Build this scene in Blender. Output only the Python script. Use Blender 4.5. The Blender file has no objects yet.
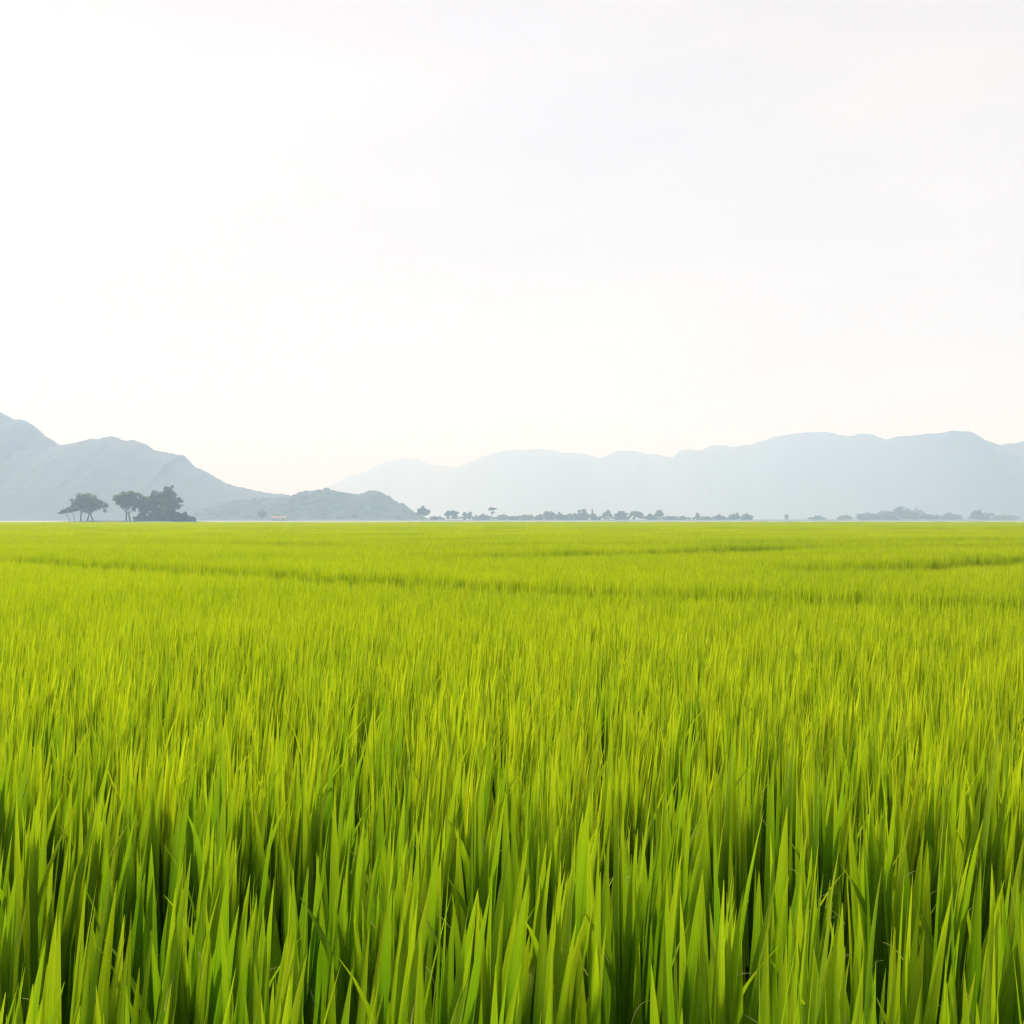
import bpy, math, random
import numpy as np
from mathutils import noise as mnoise, Vector

random.seed(7)
rng = np.random.default_rng(7)
S = bpy.context.scene
COL = S.collection
R = math.radians

# ------------------------------------------------------------------ camera numbers
F = 1200.0            # focal length in picture widths of 1024
CAM_Z = 1.27
HY = 519.5            # picture row of the true horizon


def wx(px, d):
    return (px - 512.0) / F * d


def wz(py, d):
    return CAM_Z + (HY - py) / F * d


# ------------------------------------------------------------------ helpers
def tag(o, label=None, cat=None, group=None, kind=None):
    if label:
        o["label"] = label
    if cat:
        o["category"] = cat
    if group:
        o["group"] = group
    if kind:
        o["kind"] = kind
    return o


def empty(name, loc):
    o = bpy.data.objects.new(name, None)
    o.empty_display_size = 0.5
    o.location = loc
    COL.objects.link(o)
    return o


def mesh_obj(name, verts, faces, mat, parent=None, smooth=False, loc=None):
    me = bpy.data.meshes.new(name)
    me.from_pydata([tuple(v) for v in verts], [], [tuple(int(i) for i in f) for f in faces])
    if smooth:
        me.polygons.foreach_set("use_smooth", [True] * len(me.polygons))
    me.materials.append(mat)
    me.update()
    o = bpy.data.objects.new(name, me)
    COL.objects.link(o)
    if loc:
        o.location = loc
    if parent:
        o.parent = parent
    return o


def fbm(x, y, z=0.0, octs=4):
    return mnoise.fractal(Vector((x, y, z)), 0.9, 2.1, octs, noise_basis='PERLIN_ORIGINAL')


# ------------------------------------------------------------------ materials
def new_mat(name):
    m = bpy.data.materials.new(name)
    m.use_nodes = True
    nt = m.node_tree
    for n in list(nt.nodes):
        nt.nodes.remove(n)
    out = nt.nodes.new("ShaderNodeOutputMaterial")
    return m, nt, out


def L(nt, a, b):
    nt.links.new(a, b)


def math_node(nt, op, a, b=None, clamp=False):
    n = nt.nodes.new("ShaderNodeMath")
    n.operation = op
    n.use_clamp = clamp
    for i, v in enumerate((a, b)):
        if v is None:
            continue
        if isinstance(v, (int, float)):
            n.inputs[i].default_value = v
        else:
            L(nt, v, n.inputs[i])
    return n.outputs[0]


def mix_col(nt, fac, a, b, mode='MIX'):
    n = nt.nodes.new("ShaderNodeMix")
    n.data_type = 'RGBA'
    n.blend_type = mode
    if isinstance(fac, (int, float)):
        n.inputs[0].default_value = fac
    else:
        L(nt, fac, n.inputs[0])
    for i, v in ((6, a), (7, b)):
        if isinstance(v, tuple):
            n.inputs[i].default_value = (*v, 1.0)
        else:
            L(nt, v, n.inputs[i])
    return n.outputs[2]


def rice_material():
    m, nt, out = new_mat("rice_leaf")
    att = nt.nodes.new("ShaderNodeAttribute")
    att.attribute_name = "tint"
    sep = nt.nodes.new("ShaderNodeSeparateColor")
    L(nt, att.outputs["Color"], sep.inputs[0])
    tint, across, along = sep.outputs[0], sep.outputs[1], sep.outputs[2]
    info = nt.nodes.new("ShaderNodeObjectInfo")
    rnd = math_node(nt, 'ADD', math_node(nt, 'MULTIPLY', info.outputs["Random"], 0.3),
                    math_node(nt, 'MULTIPLY', tint, 0.55))
    # slow drift of ripeness over the field (world position)
    geo = nt.nodes.new("ShaderNodeNewGeometry")
    nz = nt.nodes.new("ShaderNodeTexNoise")
    nz.inputs["Scale"].default_value = 0.22
    nz.inputs["Detail"].default_value = 3
    L(nt, geo.outputs["Position"], nz.inputs["Vector"])
    drift = math_node(nt, 'MULTIPLY', math_node(nt, 'SUBTRACT', nz.outputs["Fac"], 0.5), 0.6)
    tip = math_node(nt, 'MULTIPLY', math_node(nt, 'SUBTRACT', along, 0.65), 0.8)   # leaves yellow towards the tip
    k = math_node(nt, 'ADD', math_node(nt, 'ADD', rnd, tip), drift, clamp=True)
    col = mix_col(nt, k, GRASS_A, GRASS_B)
    # straw threads / dry tips carry tint above 1
    dry = math_node(nt, 'MULTIPLY', math_node(nt, 'SUBTRACT', tint, 1.0), 2.0, clamp=True)
    col = mix_col(nt, dry, col, (0.42, 0.40, 0.20))
    # fine lengthwise veins, a pale midrib
    comb = nt.nodes.new("ShaderNodeCombineXYZ")
    L(nt, math_node(nt, 'MULTIPLY', across, 9.0), comb.inputs[0])
    L(nt, math_node(nt, 'MULTIPLY', along, 1.2), comb.inputs[1])
    L(nt, math_node(nt, 'MULTIPLY', tint, 57.0), comb.inputs[2])
    vn = nt.nodes.new("ShaderNodeTexNoise")
    vn.inputs["Scale"].default_value = 1.0
    vn.inputs["Detail"].default_value = 2
    L(nt, comb.outputs[0], vn.inputs["Vector"])
    ramp = nt.nodes.new("ShaderNodeMapRange")
    ramp.inputs[1].default_value = 0.3
    ramp.inputs[2].default_value = 0.7
    ramp.inputs[3].default_value = 0.72
    ramp.inputs[4].default_value = 1.22
    L(nt, vn.outputs["Fac"], ramp.inputs[0])
    vcol = nt.nodes.new("ShaderNodeCombineColor")
    for i in range(3):
        L(nt, ramp.outputs[0], vcol.inputs[i])
    col = mix_col(nt, 1.0, col, vcol.outputs[0], 'MULTIPLY')
    p = nt.nodes.new("ShaderNodeBsdfPrincipled")
    p.inputs["Roughness"].default_value = 0.5
    p.inputs["Specular IOR Level"].default_value = 0.14
    L(nt, col, p.inputs["Base Color"])
    tr = nt.nodes.new("ShaderNodeBsdfTranslucent")
    tcol = mix_col(nt, 1.0, col, (1.08, 1.12, 0.4), 'MULTIPLY')
    L(nt, tcol, tr.inputs["Color"])
    mx = nt.nodes.new("ShaderNodeMixShader")
    mx.inputs[0].default_value = 0.47
    L(nt, p.outputs[0], mx.inputs[1])
    L(nt, tr.outputs[0], mx.inputs[2])
    L(nt, mx.outputs[0], out.inputs["Surface"])
    return m


def simple_mat(name, c1, c2, scale, rough=0.9, detail=4, spec=0.2, translucent=0.0):
    m, nt, out = new_mat(name)
    geo = nt.nodes.new("ShaderNodeNewGeometry")
    nz = nt.nodes.new("ShaderNodeTexNoise")
    nz.inputs["Scale"].default_value = scale
    nz.inputs["Detail"].default_value = detail
    L(nt, geo.outputs["Position"], nz.inputs["Vector"])
    mr = nt.nodes.new("ShaderNodeMapRange")
    mr.inputs[1].default_value = 0.32
    mr.inputs[2].default_value = 0.68
    L(nt, nz.outputs["Fac"], mr.inputs[0])
    col = mix_col(nt, mr.outputs[0], c1, c2)
    p = nt.nodes.new("ShaderNodeBsdfPrincipled")
    p.inputs["Roughness"].default_value = rough
    p.inputs["Specular IOR Level"].default_value = spec
    L(nt, col, p.inputs["Base Color"])
    sh = p.outputs[0]
    if translucent:
        tr = nt.nodes.new("ShaderNodeBsdfTranslucent")
        L(nt, col, tr.inputs["Color"])
        mx = nt.nodes.new("ShaderNodeMixShader")
        mx.inputs[0].default_value = translucent
        L(nt, sh, mx.inputs[1])
        L(nt, tr.outputs[0], mx.inputs[2])
        sh = mx.outputs[0]
    L(nt, sh, out.inputs["Surface"])
    return m


GRASS_A = (0.135, 0.290, 0.010)
GRASS_B = (0.480, 0.555, 0.018)

M_RICE = rice_material()
M_SOIL = simple_mat("wet_soil", (0.030, 0.026, 0.014), (0.06, 0.052, 0.028), 6.0, 0.7)
M_LEAF = simple_mat("tree_leaves", (0.085, 0.11, 0.034), (0.18, 0.20, 0.065), 0.9, 0.8, translucent=0.45)
M_LEAF2 = simple_mat("pale_tree_leaves", (0.035, 0.060, 0.026), (0.085, 0.11, 0.05), 0.5, 0.8, translucent=0.4)
M_SHRUB = simple_mat("shrub_leaves", (0.045, 0.062, 0.032), (0.085, 0.105, 0.045), 0.7, 0.85, translucent=0.4)
M_BARK = simple_mat("grey_bark", (0.05, 0.042, 0.034), (0.10, 0.088, 0.07), 3.0, 0.95)
M_HILL = simple_mat("wooded_slope", (0.010, 0.030, 0.021), (0.024, 0.050, 0.032), 0.05, 0.95)
M_ROCKHILL = simple_mat("mountain_slope", (0.014, 0.027, 0.030), (0.026, 0.040, 0.040), 0.012, 0.95)
M_BANK = simple_mat("bank_grass", (0.045, 0.07, 0.02), (0.09, 0.12, 0.035), 0.6, 0.95)
M_WATER = simple_mat("paddy_water", (0.15, 0.19, 0.09), (0.22, 0.26, 0.14), 0.02, 0.6, spec=0.08)
M_ROOF = simple_mat("red_roof_tiles", (0.16, 0.095, 0.08), (0.2, 0.125, 0.105), 1.0, 0.8)
M_WALL = simple_mat("cream_plaster", (0.26, 0.22, 0.20), (0.32, 0.27, 0.24), 1.0, 0.9)
M_WOOD = simple_mat("weathered_wood", (0.10, 0.08, 0.06), (0.16, 0.13, 0.1), 4.0, 0.9)
M_DARK = simple_mat("window_glass", (0.03, 0.035, 0.04), (0.05, 0.055, 0.06), 1.0, 0.2, spec=0.5)

# ------------------------------------------------------------------ rice prototypes


class Proto:
    """collects rice leaves; one colour attribute: (per-leaf tint, across, along)"""

    def __init__(self):
        self.v, self.f, self.c = [], [], []

    def blade(self, base, az, lean, curve, length, width, nseg, fold, tint, yaw=None, waist=0.55):
        n0 = len(self.v)
        p = np.array(base, float)
        d = np.array((math.cos(az), math.sin(az), 0.0))
        if yaw is None:
            yaw = random.uniform(0, math.tau)
        # leaf faces: side vector fixed in the horizontal plane, twisted a little on the way up
        tw = random.uniform(-0.5, 0.5)
        cols = 3 if fold else 2
        step = length / nseg
        for i in range(nseg + 1):
            s = i / nseg
            th = lean + curve * s * s
            t = d * math.sin(th) + np.array((0, 0, math.cos(th)))
            a = yaw + tw * s
            side = np.array((math.cos(a), math.sin(a), 0.0))
            side = side - t * side.dot(t)
            side /= np.linalg.norm(side)
            nrm = np.cross(t, side)
            w = width * max(0.0, 1 - s ** 2.2) ** 0.95 * (waist + (1 - waist) * min(1.0, s * 2.2))
            if i == nseg:
                w = width * 0.02
            if fold:
                pts = (p - side * w * .5, p - nrm * w * fold, p + side * w * .5)
            else:
                pts = (p - side * w * .5, p + side * w * .5)
            for j, q in enumerate(pts):
                self.v.append(q)
                self.c.append((tint, j / (cols - 1), s))
            p = p + t * step
        for i in range(nseg):
            for j in range(cols - 1):
                a = n0 + i * cols + j
                self.f.append((a, a + 1, a + cols + 1, a + cols))

    def tiller(self, x, y, H, wid, nleaf, nseg, fold, wind=0.035, ripe=0.0, even=False, waist=0.55):
        az0 = random.uniform(0, math.tau)
        lean0 = abs(random.gauss(0, 0.03))
        for k in range(nleaf):
            z0 = H * random.uniform(0.03, 0.38)
            top = H * (random.uniform(0.93, 1.01) if even else random.choice((random.uniform(0.88, 1.03), random.uniform(0.66, 0.97))))
            az = az0 + k * math.pi + random.gauss(0, 0.6)
            lean = abs(random.gauss(0.005, 0.034)) + lean0
            curve = abs(random.gauss(0.0, 0.08))
            if random.random() < (0.015 if even else 0.05):
                curve = random.uniform(0.35, 0.9)
            bx = x + math.cos(az) * lean0 * z0
            by = y + math.sin(az) * lean0 * z0
            n0 = len(self.v)
            self.blade((bx, by, z0), az, lean, curve, (top - z0), wid * random.uniform(0.7, 1.25),
                       nseg, fold, max(0.0, ripe + (1 - max(ripe, -0.1) + min(ripe, 0)) * random.random()), waist=waist)
            for i in range(n0, len(self.v)):    # light wind to the right
                q = self.v[i]
                q[0] += wind * (q[2] / 0.72) ** 2 * q[2]
        # sheath / stem
        self.blade((x, y, 0.0), az0, lean0, 0.02, H * 0.5, 0.008, 2, 0, random.random(), waist=1.0)

    def thread(self, x, y, z):
        """thin dry curled strand hanging low in a clump"""
        self.blade((x, y, z), random.uniform(0, math.tau), random.uniform(0.2, 0.8), random.uniform(1.0, 2.4),
                   random.uniform(0.05, 0.11), 0.0022, 6, 0, 1.6, waist=1.0)


H0 = 0.72
protos = []
NEAR, NEXT, FINE, MID, FAR, VFAR = [], [], [], [], [], []
for i in range(10):      # big clumps at the front
    P = Proto()
    rad = random.uniform(0.06, 0.085)
    for t in range(random.randint(7, 10)):
        a = random.uniform(0, math.tau)
        r = rad * math.sqrt(random.random())
        P.tiller(r * math.cos(a), r * math.sin(a), H0 * (1.05 - 2.2 * r) * random.uniform(0.9, 1.03), 0.036,
                 random.choice((2, 3, 3)), 9, 0.14, waist=0.84, ripe=-0.35)
    for k in range(2):
        P.thread(random.uniform(-.07, .07), random.uniform(-.07, .07), random.uniform(.25, .5))
    NEAR.append(len(protos))
    protos.append(P)
for i in range(9):       # finer, more even clumps behind
    P = Proto()
    for t in range(9):
        a = random.uniform(0, math.tau)
        r = 0.052 * math.sqrt(random.random())
        P.tiller(r * math.cos(a), r * math.sin(a), H0 * (1.05 - 2.4 * r) * random.uniform(0.92, 1.02), 0.0195, 3, 6, 0.14,
                 ripe=0.0, even=i % 3 == 0, waist=0.7)
    NEXT.append(len(protos))
    protos.append(P)
for i in range(7):       # fine even growth further out
    P = Proto()
    for t in range(10):
        a = random.uniform(0, math.tau)
        r = 0.065 * math.sqrt(random.random())
        P.tiller(r * math.cos(a), r * math.sin(a), H0 * (1.025 - 0.9 * r) * random.uniform(0.95, 1.01), 0.0145, 3, 5, 0.14,
                 ripe=0.15, even=True, waist=0.7)
    FINE.append(len(protos))
    protos.append(P)
for i in range(6):
    P = Proto()
    for t in range(11):
        a = random.uniform(0, math.tau)
        r = 0.075 * math.sqrt(random.random())
        P.tiller(r * math.cos(a), r * math.sin(a), H0 * (1.02 - 0.6 * r) * random.uniform(0.95, 1.01), 0.015, 3, 4, 0, ripe=0.3, even=True)
    MID.append(len(protos))
    protos.append(P)
for i in range(4):       # 2 m squares
    P = Proto()
    for t in range(900):
        P.tiller(random.uniform(-1, 1), random.uniform(-1, 1), H0 * random.uniform(0.94, 1.01), 0.024, 2, 3, 0, ripe=0.6, even=True)
    FAR.append(len(protos))
    protos.append(P)
for i in range(3):       # 6 m squares
    P = Proto()
    for t in range(2600):
        P.tiller(random.uniform(-3, 3), random.uniform(-3, 3), H0 * random.uniform(0.94, 1.01), 0.06, 2, 2, 0, ripe=0.7, even=True)
    VFAR.append(len(protos))
    protos.append(P)
# one plant with a leaf that arches over
P = Proto()
for t in range(3):
    P.tiller(random.uniform(-.03, .03), random.uniform(-.03, .03), H0 * 0.8, 0.024, 3, 8, 0.16)
P.blade((0.05, 0, 0.44), math.pi, 0.25, 0.95, 0.24, 0.025, 9, 0.16, 0.8, yaw=0.9)
ARCH = len(protos)
protos.append(P)

# ------------------------------------------------------------------ where the rice stands
# low strips between the paddies (x, y) in metres, with half width and how low the crop is there
STRIPS = [
    ([(-17.5, 21.9), (-6.4, 14.9), (-3.0, 11.4), (0.32, 8.26), (2.85, 6.95), (7.7, 6.2)], 0.5, 0.55),
    ([(3.3, 12.0), (3.5, 12.1), (6.4, 15), (14, 21.5)], 0.75, 0.0),
    ([(-0.35, 16.2), (0, 16.4), (2.9, 18.7), (4.8, 21.6), (9.7, 22.5), (18, 23.6)], 1.0, 0.0),
    ([(-14, 26), (-5.8, 24.5), (-3.2, 22.8), (-1, 22.5), (3.45, 24.5), (11.5, 28.3), (25, 33)], 1.0, 0.0),
    ([(-40, 39), (-12, 38), (4, 37.5)], 2.2, 0.0),
    ([(-80, 66), (0, 64), (80, 62)], 4.5, 0.0),
    ([(-140, 118), (0, 115), (140, 121)], 3.0, 0.5),
]


SK = 1.32


def strip_factor(x, y):
    f = np.ones_like(x)
    for pts, hw, low in STRIPS:
        pts = [(SK * a, SK * b) for a, b in pts]
        hw = hw * SK
        dmin = np.full_like(x, 1e9)
        for (ax, ay), (bx, by) in zip(pts[:-1], pts[1:]):
            vx, vy = bx - ax, by - ay
            t = np.clip(((x - ax) * vx + (y - ay) * vy) / (vx * vx + vy * vy), 0, 1)
            dmin = np.minimum(dmin, np.hypot(x - ax - t * vx, y - ay - t * vy))
        g = np.clip((dmin - hw * 0.6) / (hw * 0.6), 0, 1)
        f = np.minimum(f, low + (1 - low) * g)
    return f


def grid_points(y0, y1, step, jit, halfw):
    ys = np.arange(y0, y1, step)
    xs, yy = [], []
    for y in ys:
        hw = halfw(y)
        x = np.arange(-hw, hw, step)
        xs.append(x)
        yy.append(np.full_like(x, y))
    x = np.concatenate(xs)
    y = np.concatenate(yy)
    x = x + rng.uniform(-jit, jit, x.shape) * step
    y = y + rng.uniform(-jit, jit, y.shape) * step
    return x, y


pos, rot, scl, pid = [], [], [], []


def plant(x, y, ids, sz, patch=False, dev=1.0):
    n = len(x)
    f = strip_factor(x, y)
    keep = f > 0.3                              # nothing grows in the channels between paddies
    x, y, f = x[keep], y[keep], f[keep]
    n = len(x)
    und = np.array([mnoise.noise(Vector((a * 0.9, b * 0.9, 0))) + 0.6 * mnoise.noise(Vector((a * 2.6, b * 2.6, 4)))
                    for a, b in zip(x, y)])
    h = (1 + (0.012 if patch else 0.06 * dev) * und) * f * rng.normal(1.0, 0.008 if patch else 0.032 * dev, n)
    pos.append(np.stack([x, y, np.zeros(n)], 1))
    r = np.zeros((n, 3))
    r[:, 2] = rng.choice([0, math.pi], n) if patch == 9 else rng.uniform(-0.6, 0.6, n)
    if not patch:
        r[:, 0] = rng.normal(0, 0.035 * dev, n)
        r[:, 1] = rng.normal(0.01, 0.045 * dev, n)
    rot.append(r)
    scl.append(np.stack([np.full(n, sz), np.full(n, sz), h], 1))
    pid.append(rng.choice(ids, n))


x, y = grid_points(-2.5, 3.0, 0.2, 0.36, lambda d: 0.5 * max(d, 0) + 2.0)
k = np.hypot(x, y) > 0.6                        # the photographer stands here
k &= rng.random(len(x)) > 0.09                  # a few missing plants leave dark gaps
plant(x[k], y[k], NEAR, 1.0)
x, y = grid_points(3.0, 13.0, 0.142, 0.42, lambda d: 0.5 * d + 2.0)
k = rng.random(len(x)) > 0.05 * np.clip((7 - y) / 3, 0, 1)
big = rng.random(len(x)) < np.clip((4.8 - y) / 1.8, 0, 1) * 0.4      # the two sizes mingle
plant(x[k & big], y[k & big], NEAR, 0.85, dev=0.5)
fine = rng.random(len(x)) < np.clip((y - 4.6) / 2.6, 0, 1)
plant(x[k & ~big & ~fine], y[k & ~big & ~fine], NEXT, 1.0, dev=0.5)
plant(x[k & fine], y[k & fine], FINE, 1.05, dev=0.3)
x, y = grid_points(13.0, 42.0, 0.15, 0.45, lambda d: 0.5 * d + 2.0)
plant(x, y, MID, 1.0, dev=0.3)
x, y = grid_points(42.0, 130.0, 1.75, 0.1, lambda d: 0.5 * d + 4.0)
plant(x, y, FAR, 1.0, True)
x, y = grid_points(130.0, 256.0, 5.2, 0.1, lambda d: 0.5 * d + 12.0)
plant(x, y, VFAR, 1.0, True)
pos.append(np.array([[-0.195, 1.33, 0.0]]))
rot.append(np.zeros((1, 3)))
scl.append(np.ones((1, 3)))
pid.append(np.array([ARCH]))
pos, rot, scl, pid = map(np.concatenate, (pos, rot, scl, pid))

# one mesh: the clumps themselves plus the points where they stand
V, FQ, C, G = [], [], [], []
off = 0
for gi, P in enumerate(protos):
    V.append(np.array(P.v))
    FQ.append(np.array(P.f) + off)
    C.append(np.array(P.c))
    G.append(np.full(len(P.v), gi))
    off += len(P.v)
V, FQ, C, G = map(np.concatenate, (V, FQ, C, G))
nb, npt = len(V), len(pos)
me = bpy.data.meshes.new("rice_plants")
me.vertices.add(nb + npt)
me.vertices.foreach_set("co", np.concatenate([V, pos]).astype(np.float32).ravel())
me.loops.add(FQ.size)
me.loops.foreach_set("vertex_index", FQ.astype(np.int32).ravel())
me.polygons.add(len(FQ))
me.polygons.foreach_set("loop_start", np.arange(0, FQ.size, 4, dtype=np.int32))
me.polygons.foreach_set("use_smooth", np.ones(len(FQ), dtype=bool))
me.update()


def attr(name, typ, key, blades, points):
    a = me.attributes.new(name, typ, 'POINT')
    a.data.foreach_set(key, np.concatenate([blades, points]).ravel())


c4 = np.concatenate([C, np.ones((nb, 1))], 1)
attr("tint", 'FLOAT_COLOR', "color", c4.astype(np.float32), np.zeros((npt, 4), np.float32))
attr("gid", 'INT', "value", G.astype(np.int32), np.full(npt, -1, np.int32))
attr("pid", 'INT', "value", np.zeros(nb, np.int32), pid.astype(np.int32))
attr("rot", 'FLOAT_VECTOR', "vector", np.zeros((nb, 3), np.float32), rot.astype(np.float32))
attr("scl", 'FLOAT_VECTOR', "vector", np.ones((nb, 3), np.float32), scl.astype(np.float32))
me.materials.append(M_RICE)
rice = bpy.data.objects.new("rice_plants", me)
COL.objects.link(rice)
tag(rice, "dense bright yellow-green young rice covering the whole flat field", "rice", kind="stuff")

ng = bpy.data.node_groups.new("rice_planting", 'GeometryNodeTree')
ng.interface.new_socket("Geometry", in_out='INPUT', socket_type='NodeSocketGeometry')
ng.interface.new_socket("Geometry", in_out='OUTPUT', socket_type='NodeSocketGeometry')
N = ng.nodes


def named(name, typ):
    n = N.new("GeometryNodeInputNamedAttribute")
    n.data_type = typ
    n.inputs["Name"].default_value = name
    return n.outputs["Attribute"]


gin, gout = N.new("NodeGroupInput"), N.new("NodeGroupOutput")
cmp_ = N.new("FunctionNodeCompare")
cmp_.data_type = 'INT'
cmp_.operation = 'GREATER_EQUAL'
ng.links.new(named("gid", 'INT'), cmp_.inputs[2])
cmp_.inputs[3].default_value = 0
sepg = N.new("GeometryNodeSeparateGeometry")
sepg.domain = 'POINT'
ng.links.new(gin.outputs[0], sepg.inputs[0])
ng.links.new(cmp_.outputs[0], sepg.inputs["Selection"])
spl = N.new("GeometryNodeSplitToInstances")
spl.domain = 'POINT'
ng.links.new(sepg.outputs[0], spl.inputs[0])
ng.links.new(named("gid", 'INT'), spl.inputs["Group ID"])
iop = N.new("GeometryNodeInstanceOnPoints")
ng.links.new(sepg.outputs[1], iop.inputs["Points"])
ng.links.new(spl.outputs[0], iop.inputs["Instance"])
iop.inputs["Pick Instance"].default_value = True
ng.links.new(named("pid", 'INT'), iop.inputs["Instance Index"])
e2r = N.new("FunctionNodeEulerToRotation")
ng.links.new(named("rot", 'FLOAT_VECTOR'), e2r.inputs[0])
ng.links.new(e2r.outputs[0], iop.inputs["Rotation"])
ng.links.new(named("scl", 'FLOAT_VECTOR'), iop.inputs["Scale"])
ng.links.new(iop.outputs[0], gout.inputs[0])
mod = rice.modifiers.new("planting", 'NODES')
mod.node_group = ng

# ------------------------------------------------------------------ ground and water
g = mesh_obj("ground", [(-5200, -60, 0), (5200, -60, 0), (5200, 5900, 0), (-5200, 5900, 0)], [(0, 1, 2, 3)], M_SOIL)
tag(g, "dark wet soil under the rice", "ground", kind="structure")
w = mesh_obj("water", [(-900, 262, 0.02), (900, 262, 0.02), (1500, 1040, 0.02), (-1500, 1040, 0.02)], [(0, 1, 2, 3)], M_WATER)
tag(w, "pale flooded paddies along the far edge of the rice", "water", kind="structure")
# grassy shore behind the water and the knoll of the nearer trees
sv, sf = [], []
for i in range(121):
    X = -1300 + i * 26
    t = 0.8 + 0.35 * fbm(X * 0.01, 3.0)
    sv += [(X, 1030, -0.2), (X, 1040, t), (X, 1700, t + 0.5), (X, 1720, -0.5)]
for i in range(120):
    for j in range(3):
        a = i * 4 + j
        sf.append((a, a + 4, a + 5, a + 1))
b = mesh_obj("shore", sv, sf, M_BANK, smooth=True)
tag(b, "low grassy shore behind the flooded paddies", "shore", kind="structure")

# low earth bund closing the rice off from the water
uv_, uf = [], []
for i in range(91):
    X = wx(380, 268) + i * 1.65
    t = 0.74 + 0.10 * fbm(X * 0.35, 8.0)
    t = t if 3 < i < 87 else 0.3
    uv_ += [(X, 266.2, -0.2), (X, 267.2, t), (X, 268.2, t - 0.03), (X, 269.4, -0.2)]
for i in range(90):
    for j in range(3):
        a = i * 4 + j
        uf.append((a, a + 4, a + 5, a + 1))
tag(mesh_obj("bund", uv_, uf, M_BANK, smooth=True), "low grassy bund between the rice and the pale water", "bund", kind="structure")

kv, kf = [], []
nx, ny = 60, 14
kx0, kx1, ky0, ky1 = wx(40, 552), wx(215, 552), 544, 576
for i in range(nx + 1):
    for j in range(ny + 1):
        u, v = i / nx, j / ny
        X, Y = kx0 + (kx1 - kx0) * u, ky0 + (ky1 - ky0) * v
        e = min(1, 4 * u, 4 * (1 - u)) * math.sin(math.pi * v) ** 0.6 if 0 < v < 1 else 0
        kv.append((X, Y, -0.1 + e * (0.85 + 0.25 * fbm(X * 0.3, Y * 0.3))))
for i in range(nx):
    for j in range(ny):
        a = i * (ny + 1) + j
        kf.append((a, a + ny + 1, a + ny + 2, a + 1))
kn = mesh_obj("bank", kv, kf, M_BANK, smooth=True)
tag(kn, "low dark grassy bank under the nearer trees", "bank", kind="structure")

# ------------------------------------------------------------------ hills


def ridge(name, label, pts, d, front, back, mat, gully, bumps=0.0, stepx=None, seed=0.0, base=-1.0, rough=1.0, far_end=None):
    px = np.array([p[0] for p in pts], float)
    py = np.array([p[1] for p in pts], float)
    X0, X1 = wx(px[0], d), wx(px[-1], d)
    d0 = d
    stepx = stepx or d / F * 1.6
    nx = int((X1 - X0) / stepx)
    nf = int(front / stepx / 1.3)
    nb = max(6, int(back / stepx / 3))
    vs = list(np.linspace(-1, 0, nf, endpoint=False)) + list(np.linspace(0, 1, nb + 1))
    verts, faces = [], []
    for i in range(nx + 1):
        X = X0 + (X1 - X0) * i / nx
        p = 512 + X / d0 * F
        if far_end:          # the range runs away from the viewer at one end
            d = float(np.interp(p, (far_end[0], far_end[2]), (far_end[1], d0)))
            X = wx(p, d)
        top = CAM_Z + (HY - np.interp(p, px, py)) / F * d
        top += rough * d / F * 2.0 * fbm(X / d * 45, seed, 2.0, 7)
        for v in vs:
            wob = 0.12 * front * fbm(X / front * 1.5, seed + 5, 1.0, 3)
            Y = d + v * (front if v < 0 else back) + wob * (1 - abs(v))
            t = 1 - abs(v)
            prof = t ** (0.85 if v < 0 else 1.0)
            prof = prof * prof * (3 - 2 * prof) * 0.55 + prof * 0.45
            z = top * prof
            gl = fbm(X / front * 5, Y / front * 1.6, seed + 9, 5)
            z += gully * top * gl * min(1, 3 * t) * min(1, 4 * (1 - t)) * (0.9 if v < 0 else 0.5)
            if v < 0:
                z = min(z, top * (0.985 if v < -0.03 else 1.0))
            if bumps and t > 0.02:
                dist, _ = mnoise.voronoi(Vector((X / bumps / 2.0, Y / bumps / 2.0, seed)))
                cell = _[0]
                hh = 0.55 + 0.45 * math.sin(cell.x * 12.9 + cell.y * 7.3)
                z += bumps * hh * (max(0.0, 0.55 - dist[0] ** 1.3) * 1.5 - 0.3) * min(1, t * 8)
            verts.append((X, Y, z if t > 1e-6 else base))
    m = len(vs)
    for i in range(nx):
        for j in range(m - 1):
            a = i * m + j
            faces.append((a, a + m, a + m + 1, a + 1))
    o = mesh_obj(name, verts, faces, mat, smooth=True)
    tag(o, label, "hill" if "hill" in name else "mountain", kind="structure")
    return o


ridge("hill", "low green wooded hill with a bumpy treetop outline",
      [(193, 521), (203, 513), (212, 508), (225, 503), (240, 499.5), (265, 498), (290, 497), (300, 493), (315, 489.5),
       (328, 489), (345, 492), (358, 494.5), (370, 490.5), (380, 491.5), (390, 497), (400, 503), (410, 509), (420, 516), (428, 521)],
      1230, 95, 90, M_HILL, 0.06, bumps=4.2, stepx=0.75, seed=3.1, rough=0.8)
ridge("mountain", "blue-grey mountain with a stepped ridge falling to the right",
      [(-260, 470), (-180, 430), (-100, 398), (-40, 396), (-10, 405), (4, 413), (15, 420), (26, 420), (35, 426), (45, 436),
       (60, 445), (75, 443), (90, 439), (108, 436.5), (115, 438), (124, 441.5), (133, 440), (145, 444), (155, 451), (170, 453),
       (184, 455.5), (187, 462), (195, 466), (210, 474), (225, 483), (240, 487), (255, 490), (275, 494), (300, 497),
       (330, 503), (360, 510), (400, 520)],
      1600, 300, 260, M_ROCKHILL, 0.06, seed=11.0, bumps=4.0)
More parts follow.
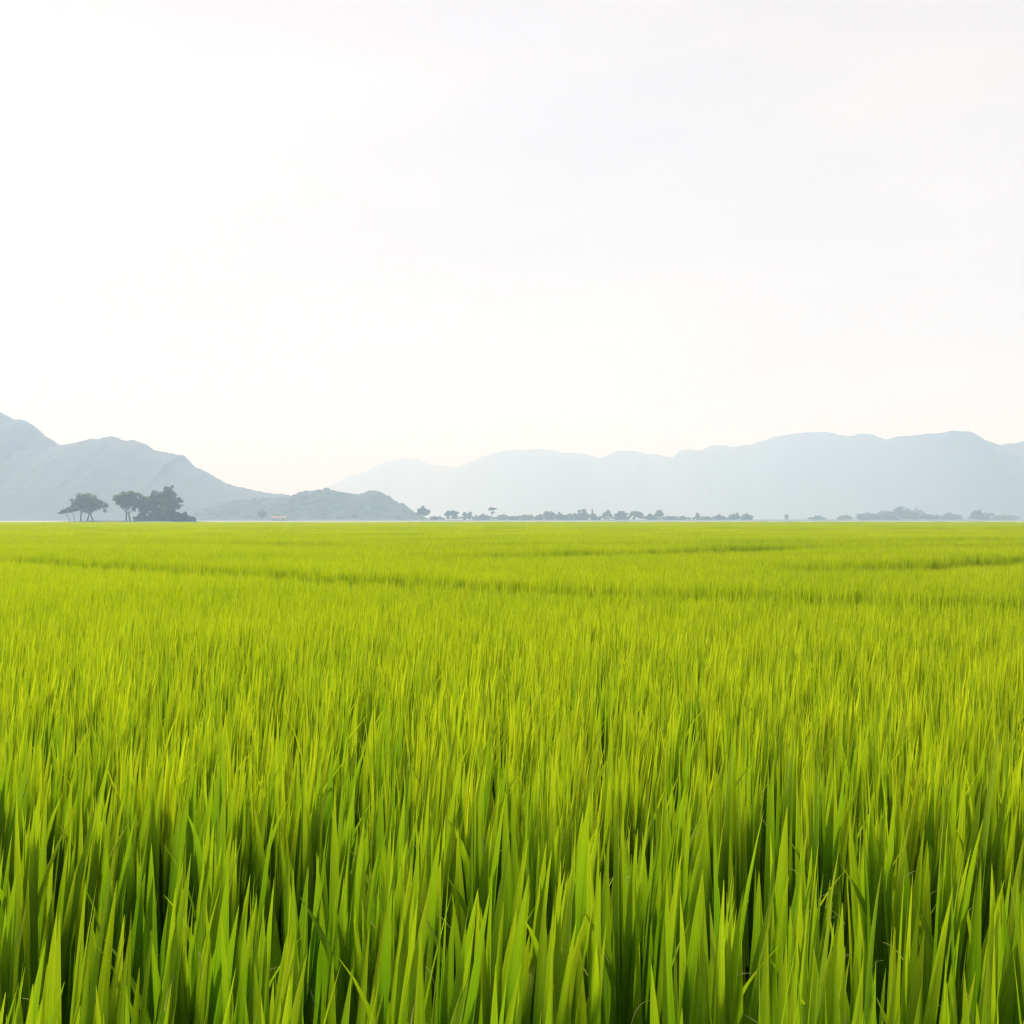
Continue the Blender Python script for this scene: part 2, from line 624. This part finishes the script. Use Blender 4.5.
ridge("mountain", "broad pale mountain range with a long level crest",
      [(560, 521), (590, 508), (620, 488), (648, 466), (670, 458), (680, 452), (690, 450), (700, 450), (710, 447), (730, 446.5),
       (750, 446), (757, 442), (770, 438), (785, 434.5), (800, 433), (812, 434), (820, 435), (840, 434), (860, 435), (870, 437),
       (885, 439.5), (900, 437), (920, 435), (940, 433.5), (955, 431.5), (962, 432.5), (970, 437), (985, 442), (1005, 443),
       (1024, 442), (1080, 440), (1150, 452), (1250, 470), (1350, 521)],
      2250, 420, 450, M_ROCKHILL, 0.22, seed=23.0, rough=1.7, far_end=(590, 4300, 960))
ridge("mountain", "faint far mountain range with two soft summits",
      [(380, 521), (415, 496), (440, 478), (460, 466), (480, 458), (495, 452), (515, 449), (540, 449), (560, 452), (580, 454.5),
       (600, 457), (615, 452), (632, 450), (650, 455), (665, 457), (690, 462), (740, 470), (800, 490), (860, 521)],
      4000, 500, 450, M_ROCKHILL, 0.18, seed=37.0, far_end=(390, 5250, 560))
ridge("mountain", "faintest mountain ridge, almost lost in the haze",
      [(255, 521), (290, 503), (320, 490), (345, 478), (370, 470), (388, 462), (405, 459), (420, 460), (435, 465), (455, 466),
       (480, 464), (520, 470), (580, 490), (640, 521)],
      5150, 500, 400, M_ROCKHILL, 0.15, seed=51.0)

# ------------------------------------------------------------------ trees


def tube(verts, faces, p0, p1, r0, r1, n=7, bend=0.0):
    p0, p1 = Vector(p0), Vector(p1)
    ax = (p1 - p0).normalized()
    sx = ax.orthogonal().normalized()
    sy = ax.cross(sx)
    segs = 5
    off = sx * bend * (p1 - p0).length
    b0 = len(verts)
    for i in range(segs + 1):
        t = i / segs
        c = p0.lerp(p1, t) + off * math.sin(math.pi * t)
        r = r0 + (r1 - r0) * t
        for k in range(n):
            a = math.tau * k / n
            verts.append(c + (sx * math.cos(a) + sy * math.sin(a)) * r)
    for i in range(segs):
        for k in range(n):
            a = b0 + i * n + k
            bb = b0 + i * n + (k + 1) % n
            faces.append((a, bb, bb + n, a + n))


def leaves(verts, faces, lobes, count, size, rnd):
    tot = sum(l[3] * l[4] * l[5] for l in lobes) or 1
    for (cx, cy, cz, rx, ry, rz) in lobes:
        n = int(count * rx * ry * rz / tot) + 12
        # each lobe is made of several tufts so its edge is uneven
        tufts = []
        for _ in range(max(5, n // 45)):
            v = Vector((rnd.gauss(0, 1), rnd.gauss(0, 1), rnd.gauss(0, 1))).normalized()
            r = rnd.uniform(0.3, 1.0)
            tufts.append((v.x * r * rx, v.y * r * ry, v.z * r * rz))
        tr = 0.36
        for _ in range(n):
            t = rnd.choice(tufts)
            q = Vector((rnd.gauss(0, 1), rnd.gauss(0, 1), rnd.gauss(0, 1))).normalized() * (rnd.random() ** 0.5) * tr
            c = Vector((cx + t[0] + q.x * rx, cy + t[1] + q.y * ry, cz + t[2] + q.z * rz))
            s = size * rnd.uniform(0.6, 1.3)
            nrm = (Vector((rnd.gauss(0, 1), rnd.gauss(0, 1), abs(rnd.gauss(0.4, 1))))).normalized()
            a = nrm.orthogonal().normalized()
            bvec = nrm.cross(a)
            rot_ = rnd.uniform(0, math.tau)
            a, bvec = a * math.cos(rot_) + bvec * math.sin(rot_), bvec * math.cos(rot_) - a * math.sin(rot_)
            b0 = len(verts)
            verts += [c - a * s, c + bvec * s * .55, c + a * s, c - bvec * s * .55]
            faces.append((b0, b0 + 1, b0 + 2, b0 + 3))


def tree(name, label, px, d, base_py, lobes_px, stems, count, size, mat, group=None, cat="tree", trunk_r=0.3, seed=1, z0=None):
    """lobes_px: (px, py, half width px, half height px); stems: list of foot px offsets"""
    rnd = random.Random(seed)
    k = d / F
    bx, bz = wx(px, d), (z0 if z0 is not None else 0.3)
    root = empty(name, (bx, d, bz))
    tag(root, label, cat, group)
    lobes = []
    for (lx, ly, hw, hh) in lobes_px:
        ry = hw * k * rnd.uniform(0.8, 1.1)
        lobes.append((wx(lx, d) - bx, rnd.uniform(-0.25, 0.25) * hw * k, wz(ly, d) - bz, hw * k, ry, hh * k))
    v, f = [], []
    leaves(v, f, lobes, count, size, rnd)
    if stems:
        tv, tf = [], []
        for si, sx in enumerate(stems):
            foot = Vector(((sx - px) * k, rnd.uniform(-0.5, 0.5) * k, -0.5))
            mine = [l for li, l in enumerate(lobes) if len(stems) == 1 or li % len(stems) == si] or lobes[:1]
            cx = sum(l[0] for l in mine) / len(mine)
            lowest = min(l[2] - l[5] for l in mine)
            fork = Vector((foot.x * 0.65 + cx * 0.35, foot.y * .6, max(lowest * 0.8, 0.6)))
            tube(tv, tf, foot, fork, trunk_r, trunk_r * 0.72, 8, rnd.uniform(-.04, .04))
            for l in mine:
                tip = Vector((l[0], l[1], l[2] + l[5] * 0.2))
                tube(tv, tf, fork, tip, trunk_r * 0.6, trunk_r * 0.12, 6, rnd.uniform(-.1, .1))
                for q in range(3):
                    e = Vector((l[0] + rnd.uniform(-.8, .8) * l[3], l[1] + rnd.uniform(-.8, .8) * l[4], l[2] + rnd.uniform(-.2, .8) * l[5]))
                    tube(tv, tf, fork.lerp(tip, rnd.uniform(.35, .8)), e, trunk_r * 0.28, trunk_r * 0.06, 5, rnd.uniform(-.1, .1))
        mesh_obj("trunk", tv, tf, M_BARK, root, smooth=True)
        mesh_obj("crown", v, f, mat, root)
    else:
        mesh_obj("foliage", v, f, mat, root)
        tv, tf = [], []
        for q in range(5):
            l = rnd.choice(lobes)
            tube(tv, tf, (0, 0, -0.4), (l[0], l[1], l[2]), 0.09, 0.03, 5, .03)
        mesh_obj("stem", tv, tf, M_BARK, root, smooth=True)
    return root


DN = 560
GN_ = "trees on the near bank"
tree("umbrella_tree", "round-topped umbrella tree standing alone with thin trunks showing below", 85, DN, 522,
     [(86, 499, 10, 7), (77, 503, 8, 6.5), (95, 503, 9, 7), (101, 506.5, 6, 5.5), (86, 506, 12, 5.5), (74, 508, 5, 4)],
     [87, 81, 94], 7000, 0.47, M_LEAF, GN_, trunk_r=0.43, seed=4)
tree("small_tree", "small low spreading tree leaning out from the umbrella tree", 68, DN - 3, 522,
     [(64, 511.5, 5, 2.4), (70, 510, 5, 2.8), (59.5, 513, 3, 1.4)], [71, 75], 1300, 0.42, M_LEAF, GN_, trunk_r=0.18, seed=5)
tree("vase_tree", "vase-shaped tree with two forked trunks beside the tall tree", 127, DN, 522,
     [(121, 497, 8, 5), (128, 495, 8, 4.5), (134, 499, 7, 7), (116, 499, 4.5, 3.2), (125, 503, 8.5, 5.5), (134, 508, 4, 4)],
     [126, 130], 5600, 0.47, M_LEAF, GN_, trunk_r=0.45, seed=6)
tree("slender_tree", "slender tree between the vase-shaped tree and the tall tree", 142, DN + 4, 522,
     [(143, 498.5, 4.5, 4), (140, 504, 5, 5), (146, 505, 5, 5), (143, 511, 5.5, 4)],
     [140, 144], 3800, 0.47, M_LEAF, GN_, trunk_r=0.31, seed=7)
tree("round_tree", "round-crowned tree close against the tall tree", 154, DN + 2, 522,
     [(155, 495, 6, 5), (151, 501, 5, 5.5), (158, 502, 5, 6), (153, 509, 6, 5)],
     [153], 4200, 0.47, M_LEAF, GN_, trunk_r=0.40, seed=8)
tree("tall_tree", "tallest tree of the bank, rising in tiers behind the dark shrubs", 169, DN, 522,
     [(169, 490, 5.5, 4.5), (164, 495, 5, 5), (173, 495, 6, 4.5), (178, 500.5, 5, 3.2), (167, 503, 8, 6), (176, 507, 6, 5), (166, 511, 8, 5)],
     [168], 7000, 0.47, M_LEAF, GN_, trunk_r=0.53, seed=9)
for i, (sx, top, hw, lab) in enumerate((
        (141, 514, 7, "dark low shrub at the foot of the slender tree"),
        (156, 510, 9, "dark rounded shrub at the foot of the round-crowned tree"),
        (171, 508.5, 9, "dark high shrub under the tall tree"),
        (183, 513, 8, "dark shrub sloping down beside the tall tree"),
        (191, 517, 5, "lowest dark shrub at the open end of the shrub bank"))):
    hh = (522 - top) / 2
    tree("shrub", lab, sx, DN - 4, 522, [(sx, top + hh, hw * .8, hh), (sx - hw * .4, top + hh * 1.35, hw * .6, hh * .75),
         (sx + hw * .4, top + hh * 1.35, hw * .6, hh * .75)], None, 2600, 0.56, M_SHRUB, "shrubs on the near bank", cat="shrub", seed=20 + i)

GF = "trees of the far row"
FAR_TREES = [
    # name, label, px centre, half width, top, distance, kind
    ("lone_tree", "faint lone tree in front of the wooded hill near a house", 262, 5, 510, 1010, 'tree'),
    ("round_tree", "round dark tree at the foot of the wooded hill", 422.5, 7.5, 507, 1020, 'tree'),
    ("bush", "small bush beside the round dark tree", 434.5, 4, 516, 1045, 'bush'),
    ("open_tree", "open-crowned tree between the small bush and two slim trees", 451.5, 7, 510, 1060, 'tree'),
    ("slim_tree", "slim upright tree, shorter one of the slim pair", 464.5, 2.6, 511.5, 1070, 'slim'),
    ("slim_tree", "slim upright tree, thicker one of the slim pair", 469.5, 3, 511, 1075, 'slim'),
    ("broad_tree", "broad low tree beside the tall flat-topped tree", 483, 7.5, 514, 1080, 'bush'),
    ("flat_topped_tree", "tall flat-topped tree with a bare stem above the far row", 492, 4.2, 507.5, 1075, 'flat'),
    ("low_tree", "low tree just past the tall flat-topped tree", 502.5, 6, 514, 1100, 'bush'),
    ("low_tree", "thin low tree filling a dip in the far row", 514, 6, 516, 1110, 'bush'),
    ("wide_tree", "wide flat low tree between the dip and the dense clump", 527, 8, 514.2, 1110, 'bush'),
    ("small_tree", "small tree at the edge of the dense clump", 539.5, 4, 514, 1090, 'bush'),
    ("domed_tree", "domed tree of the dense clump", 549, 7.5, 510.3, 1090, 'bush'),
    ("rounded_tree", "rounded tree in the middle of the dense clump", 561, 5, 512.3, 1095, 'bush'),
    ("low_tree", "low tree between the rounded tree and the peaked tree", 570, 6, 513.3, 1100, 'bush'),
    ("peaked_tree", "peaked tree beside the thin dark spire", 582, 8, 509.3, 1090, 'bush'),
    ("spire_tree", "thin dark spire of a conifer above the far row", 592.3, 1.4, 508.5, 1085, 'spire'),
    ("low_tree", "low tree wrapped round the foot of the spire", 595, 6, 513.2, 1095, 'bush'),
    ("ball_tree", "dark ball-shaped tree first after the spire", 607, 5.5, 510.3, 1090, 'tree'),
    ("dome_tree", "smooth domed tree between the ball-shaped tree and the stilted tree", 621, 6.5, 510.8, 1090, 'bush'),
    ("stilted_tree", "flat wide tree standing on visible trunks", 636, 7, 511.2, 1080, 'tree'),
    ("low_tree", "low tree leaning against a taller lopsided tree", 651, 5, 514, 1100, 'bush'),
    ("lopsided_tree", "lopsided tall tree, last high one before the low hedge", 658.5, 5, 510.3, 1085, 'tree'),
    ("bush", "long low hedge-like bush after the lopsided tree", 670.5, 7.5, 516, 1110, 'bush'),
    ("bush", "short squat bush after the long low bush", 682.5, 4, 516, 1100, 'bush'),
    ("upright_tree", "small upright tree between squat bushes", 697, 2.8, 513, 1110, 'slim'),
    ("bush", "flat pale bush beside the small upright tree", 706, 7, 516.4, 1130, 'bush'),
    ("bush", "pale rounded bush next to the flat pale bush", 719.5, 6, 514.8, 1130, 'bush'),
    ("leaning_tree", "low leaning tree before the square-topped tree", 734.5, 5.5, 512.8, 1130, 'bush'),
    ("square_tree", "square-topped dense tree ending the far row", 747, 5, 513.3, 1130, 'bush'),
    ("small_tree", "tiny lone upright tree in the open gap of the far row", 786.5, 2, 514.5, 1180, 'slim'),
    ("bush", "faint low bush in the open gap near the grove", 817, 8, 516, 1260, 'bush'),
    ("bush", "faint mounded bush just before the dense grove", 843.5, 8, 514.8, 1250, 'bush'),
    ("grove_tree", "low tree at the grove's open end", 868, 12, 512.5, 1240, 'bush'),
    ("grove_tree", "mid-height tree on the grove's rising shoulder", 884, 10, 509.5, 1250, 'bush'),
    ("grove_tree", "tallest broad tree crowning the grove", 898, 13, 505.5, 1255, 'bush'),
    ("grove_tree", "rounded tree on the grove's falling shoulder", 914, 11, 508, 1250, 'bush'),
    ("grove_tree", "low tree in the saddle between the grove's two rises", 931, 10, 513.5, 1245, 'bush'),
    ("grove_tree", "wide low tree after the grove's saddle", 950, 13, 512.3, 1245, 'bush'),
    ("grove_tree", "pointed tree topping the grove's second rise", 980, 11, 509.5, 1240, 'bush'),
    ("grove_tree", "low tree trailing off past the pointed tree", 1003, 14, 514.5, 1240, 'bush'),
]
for i, (nm, lab, px, hw, top, d, kd) in enumerate(FAR_TREES):
    rnd = random.Random(100 + i)
    if kd == 'bush':
        hw *= 1.15
    base = 519.8
    H = base - top
    grp = "trees of the distant grove" if "grove_tree" in nm else GF
    cat = "bush" if nm == "bush" else "tree"
    if kd == 'tree':
        if nm == "stilted_tree":
            lob = [(px - 3.5, top + 3, 3.5, 2.4), (px + 3, top + 3, 4, 2.8), (px, top + 2, 4.5, 2.2)]
            st = [px - 2, px + 2.5]
        elif nm == "lopsided_tree":
            lob = [(px + 1, top + 3.2, 3.6, 3.2), (px - 2.5, top + 5, 3, 2.2), (px + 3.2, top + 4.6, 2.2, 2.4)]
            st = [px]
        else:
            lob = [(px, top + H * .33, hw * .62, H * .33), (px - hw * .45, top + H * .45, hw * .5, H * .28),
                   (px + hw * .45, top + H * .46, hw * .52, H * .3)]
            st = [px]
        n = 2600
    elif kd == 'bush':
        lob = [(px + rnd.uniform(-.1, .1) * hw, top + H * .42, hw * .58, H * .42), (px - hw * .5, top + H * .62, hw * .5, H * .38),
               (px + hw * .5, top + H * .6, hw * .5, H * .38), (px, top + H * .8, hw * .85, H * .25)]
        if "pointed" in lab or "peaked" in lab:
            lob.append((px + .5, top + H * .18, hw * .18, H * .18))
        st = [px] if cat == "tree" else None
        n = 2600
    elif kd == 'slim':
        lob = [(px, top + H * .25, hw * .75, H * .25), (px + .3, top + H * .5, hw * .9, H * .25), (px - .2, top + H * .75, hw * .7, H * .2)]
        st = [px]
        n = 1100
    elif kd == 'flat':
        lob = [(px, top + 1.3, hw, 1.3), (px - 1.8, top + 1.9, 2.2, 1.1), (px + .5, top + 5.2, 2.2, 1.4)]
        st = [px + .4]
        n = 1100
    else:
        lob = [(px, top + H * (.12 + .16 * q), hw * (.25 + .15 * q), H * .13) for q in range(6)]
        st = [px]
        n = 1100
    mat = M_SHRUB if kd == 'spire' else (M_LEAF2 if i % 2 else M_LEAF)
    o = tree(nm, lab, px, d, base, lob, st, n, 0.72 if kd != 'flat' else 0.55, mat, grp, cat, trunk_r=0.28, seed=200 + i, z0=0.6)

hl = []
rnd = random.Random(77)
for q in range(52):
    px = 441 + q * 6.05
    hh = rnd.uniform(0.9, 1.5)
    hl.append((px, 519.3 - hh, 4.2, hh + 0.4))
tree("hedge", "long low pale hedge running behind the trees of the far row", 598, 1165, 519.8, hl, None, 9000, 0.8, M_LEAF2, None, "hedge", seed=78, z0=0.6)

# ------------------------------------------------------------------ the small far house
HD = 1035
k = HD / F
hx = wx(279.5, HD)
house = empty("farmhouse", (hx, HD, 0.5))
tag(house, "tiny farmhouse with a pinkish red roof before the wooded hill", "house")
hw_, hd_, hz_ = 6.2, 3.4, 2.0
wv = [(-hw_, -hd_, -.6), (hw_, -hd_, -.6), (hw_, hd_, -.6), (-hw_, hd_, -.6), (-hw_, -hd_, hz_), (hw_, -hd_, hz_), (hw_, hd_, hz_), (-hw_, hd_, hz_),
      (-hw_, 0, hz_ + 1.25), (hw_, 0, hz_ + 1.25)]
mesh_obj("wall", wv, [(0, 1, 5, 4), (1, 2, 6, 9, 5), (2, 3, 7, 6), (3, 0, 4, 8, 7), (0, 3, 2, 1)], M_WALL, house)
e = 0.6
rv = []
for zz in (0.06, 0.24):
    rv += [(-hw_ - e, -hd_ - e, hz_ - .22 + zz), (hw_ + e, -hd_ - e, hz_ - .22 + zz), (hw_ + e, 0, hz_ + 1.25 + zz), (-hw_ - e, 0, hz_ + 1.25 + zz),
           (hw_ + e, hd_ + e, hz_ - .22 + zz), (-hw_ - e, hd_ + e, hz_ - .22 + zz)]
mesh_obj("roof", rv, [(6, 7, 8, 9), (9, 8, 10, 11), (1, 0, 3, 2), (2, 3, 5, 4), (0, 1, 7, 6), (5, 11, 10, 4), (1, 2, 8, 7), (2, 4, 10, 8), (3, 0, 6, 9), (5, 3, 9, 11)], M_ROOF, house)


def box(name, c, s, mat, parent):
    v = [(c[0] + a * s[0], c[1] + b * s[1], c[2] + d_ * s[2]) for a in (-1, 1) for b in (-1, 1) for d_ in (-1, 1)]
    return mesh_obj(name, v, [(0, 1, 3, 2), (4, 6, 7, 5), (0, 4, 5, 1), (2, 3, 7, 6), (0, 2, 6, 4), (1, 5, 7, 3)], mat, parent)


box("door", (0.4, -hd_ - .03, 0.5), (.5, .04, 1.05), M_WOOD, house)
for xx in (-3.8, 3.8):
    box("window", (xx, -hd_ - .03, 0.8), (.7, .035, .5), M_DARK, house)

# ------------------------------------------------------------------ haze
box_v = (-5600, 5600, -400, 6000)
hv = [(x_, y_, z_) for x_ in box_v[:2] for y_ in box_v[2:] for z_ in (-1.0, 420.0)]
m, nt, out = new_mat("haze_air")
pv = nt.nodes.new("ShaderNodeVolumePrincipled")
HAZE_COL = (0.405, 0.578, 0.87)   # short waves scatter most
pv.inputs["Color"].default_value = (*HAZE_COL, 1)
pv.inputs["Density"].default_value = 0.00072
pv.inputs["Absorption Color"].default_value = (0.71, 0.50, 0.12, 1)
pv.inputs["Anisotropy"].default_value = 0.1
L(nt, pv.outputs[0], out.inputs["Volume"])
hz = mesh_obj("haze", hv, [(0, 1, 3, 2), (4, 6, 7, 5), (0, 4, 5, 1), (2, 3, 7, 6), (0, 2, 6, 4), (1, 5, 7, 3)], m)
tag(hz, "thin pale morning haze filling the valley", "haze", kind="stuff")

# ------------------------------------------------------------------ sky, sun
SUN_EL, SUN_ROT = 48.0, -35.0
W = bpy.data.worlds.new("World")
S.world = W
W.use_nodes = True
nt = W.node_tree
for n in list(nt.nodes):
    nt.nodes.remove(n)
out = nt.nodes.new("ShaderNodeOutputWorld")
bg = nt.nodes.new("ShaderNodeBackground")
sky = nt.nodes.new("ShaderNodeTexSky")
sky.sky_type = 'NISHITA'
sky.sun_disc = False
sky.sun_elevation = R(SUN_EL)
sky.sun_rotation = R(SUN_ROT)
sky.air_density = 1.0
sky.dust_density = 5.0
sky.ozone_density = 0.6
# thin bright cloud sheet over the sky
tc = nt.nodes.new("ShaderNodeTexCoord")
mp = nt.nodes.new("ShaderNodeMapping")
mp.inputs["Scale"].default_value = (1.2, 1.2, 4.0)
L(nt, tc.outputs["Generated"], mp.inputs["Vector"])
nz = nt.nodes.new("ShaderNodeTexNoise")
nz.inputs["Scale"].default_value = 1.6
nz.inputs["Detail"].default_value = 5
L(nt, mp.outputs[0], nz.inputs["Vector"])
mr = nt.nodes.new("ShaderNodeMapRange")
mr.inputs[1].default_value = 0.3
mr.inputs[2].default_value = 0.7
mr.inputs[3].default_value = 0.82
mr.inputs[4].default_value = 0.97
L(nt, nz.outputs["Fac"], mr.inputs[0])
CLOUD = (3.9, 3.5, 3.15)
CLOUD_GREY = (3.35, 3.1, 3.05)
nz2 = nt.nodes.new("ShaderNodeTexNoise")
nz2.inputs["Scale"].default_value = 2.3
nz2.inputs["Detail"].default_value = 6
nz2.inputs["Roughness"].default_value = 0.6
L(nt, mp.outputs[0], nz2.inputs["Vector"])
cr = nt.nodes.new("ShaderNodeMapRange")
cr.inputs[1].default_value = 0.36
cr.inputs[2].default_value = 0.62
L(nt, nz2.outputs["Fac"], cr.inputs[0])
cloud = mix_col(nt, cr.outputs[0], CLOUD_GREY, CLOUD)
c = mix_col(nt, mr.outputs[0], sky.outputs[0], cloud)
L(nt, c, bg.inputs["Color"])
bg.inputs["Strength"].default_value = 0.1
L(nt, bg.outputs[0], out.inputs["Surface"])

sun = bpy.data.lights.new("sun", 'SUN')
sun.energy = 3.8
sun.angle = R(8)
sun.color = (1.0, 0.95, 0.86)
so = bpy.data.objects.new("sun", sun)
COL.objects.link(so)
el, az = R(SUN_EL), R(SUN_ROT)
to_sun = Vector((math.sin(az) * math.cos(el), math.cos(az) * math.cos(el), math.sin(el)))
so.rotation_euler = to_sun.to_track_quat('Z', 'Y').to_euler()

# ------------------------------------------------------------------ camera
cam = bpy.data.cameras.new("camera")
cam.sensor_width = 36
cam.lens = 36 * F / 1024
cam.clip_start = 0.05
cam.clip_end = 20000
co = bpy.data.objects.new("camera", cam)
COL.objects.link(co)
co.location = (0, 0, CAM_Z)
co.rotation_euler = (R(90) + math.atan((HY - 512) / F), 0, 0)
S.camera = co

# ------------------------------------------------------------------ render settings
S.render.engine = 'CYCLES'
cy = S.cycles
cy.use_denoising = True
cy.pixel_filter_type = 'BLACKMAN_HARRIS'
cy.filter_width = 1.25
cy.max_bounces = 8
cy.diffuse_bounces = 4
cy.transmission_bounces = 4
cy.volume_bounces = 2
cy.use_adaptive_sampling = True
cy.adaptive_threshold = 0.02
S.view_settings.view_transform = 'Standard'
S.view_settings.look = 'None'
S.view_settings.gamma = 1
S.view_settings.exposure = 1.15
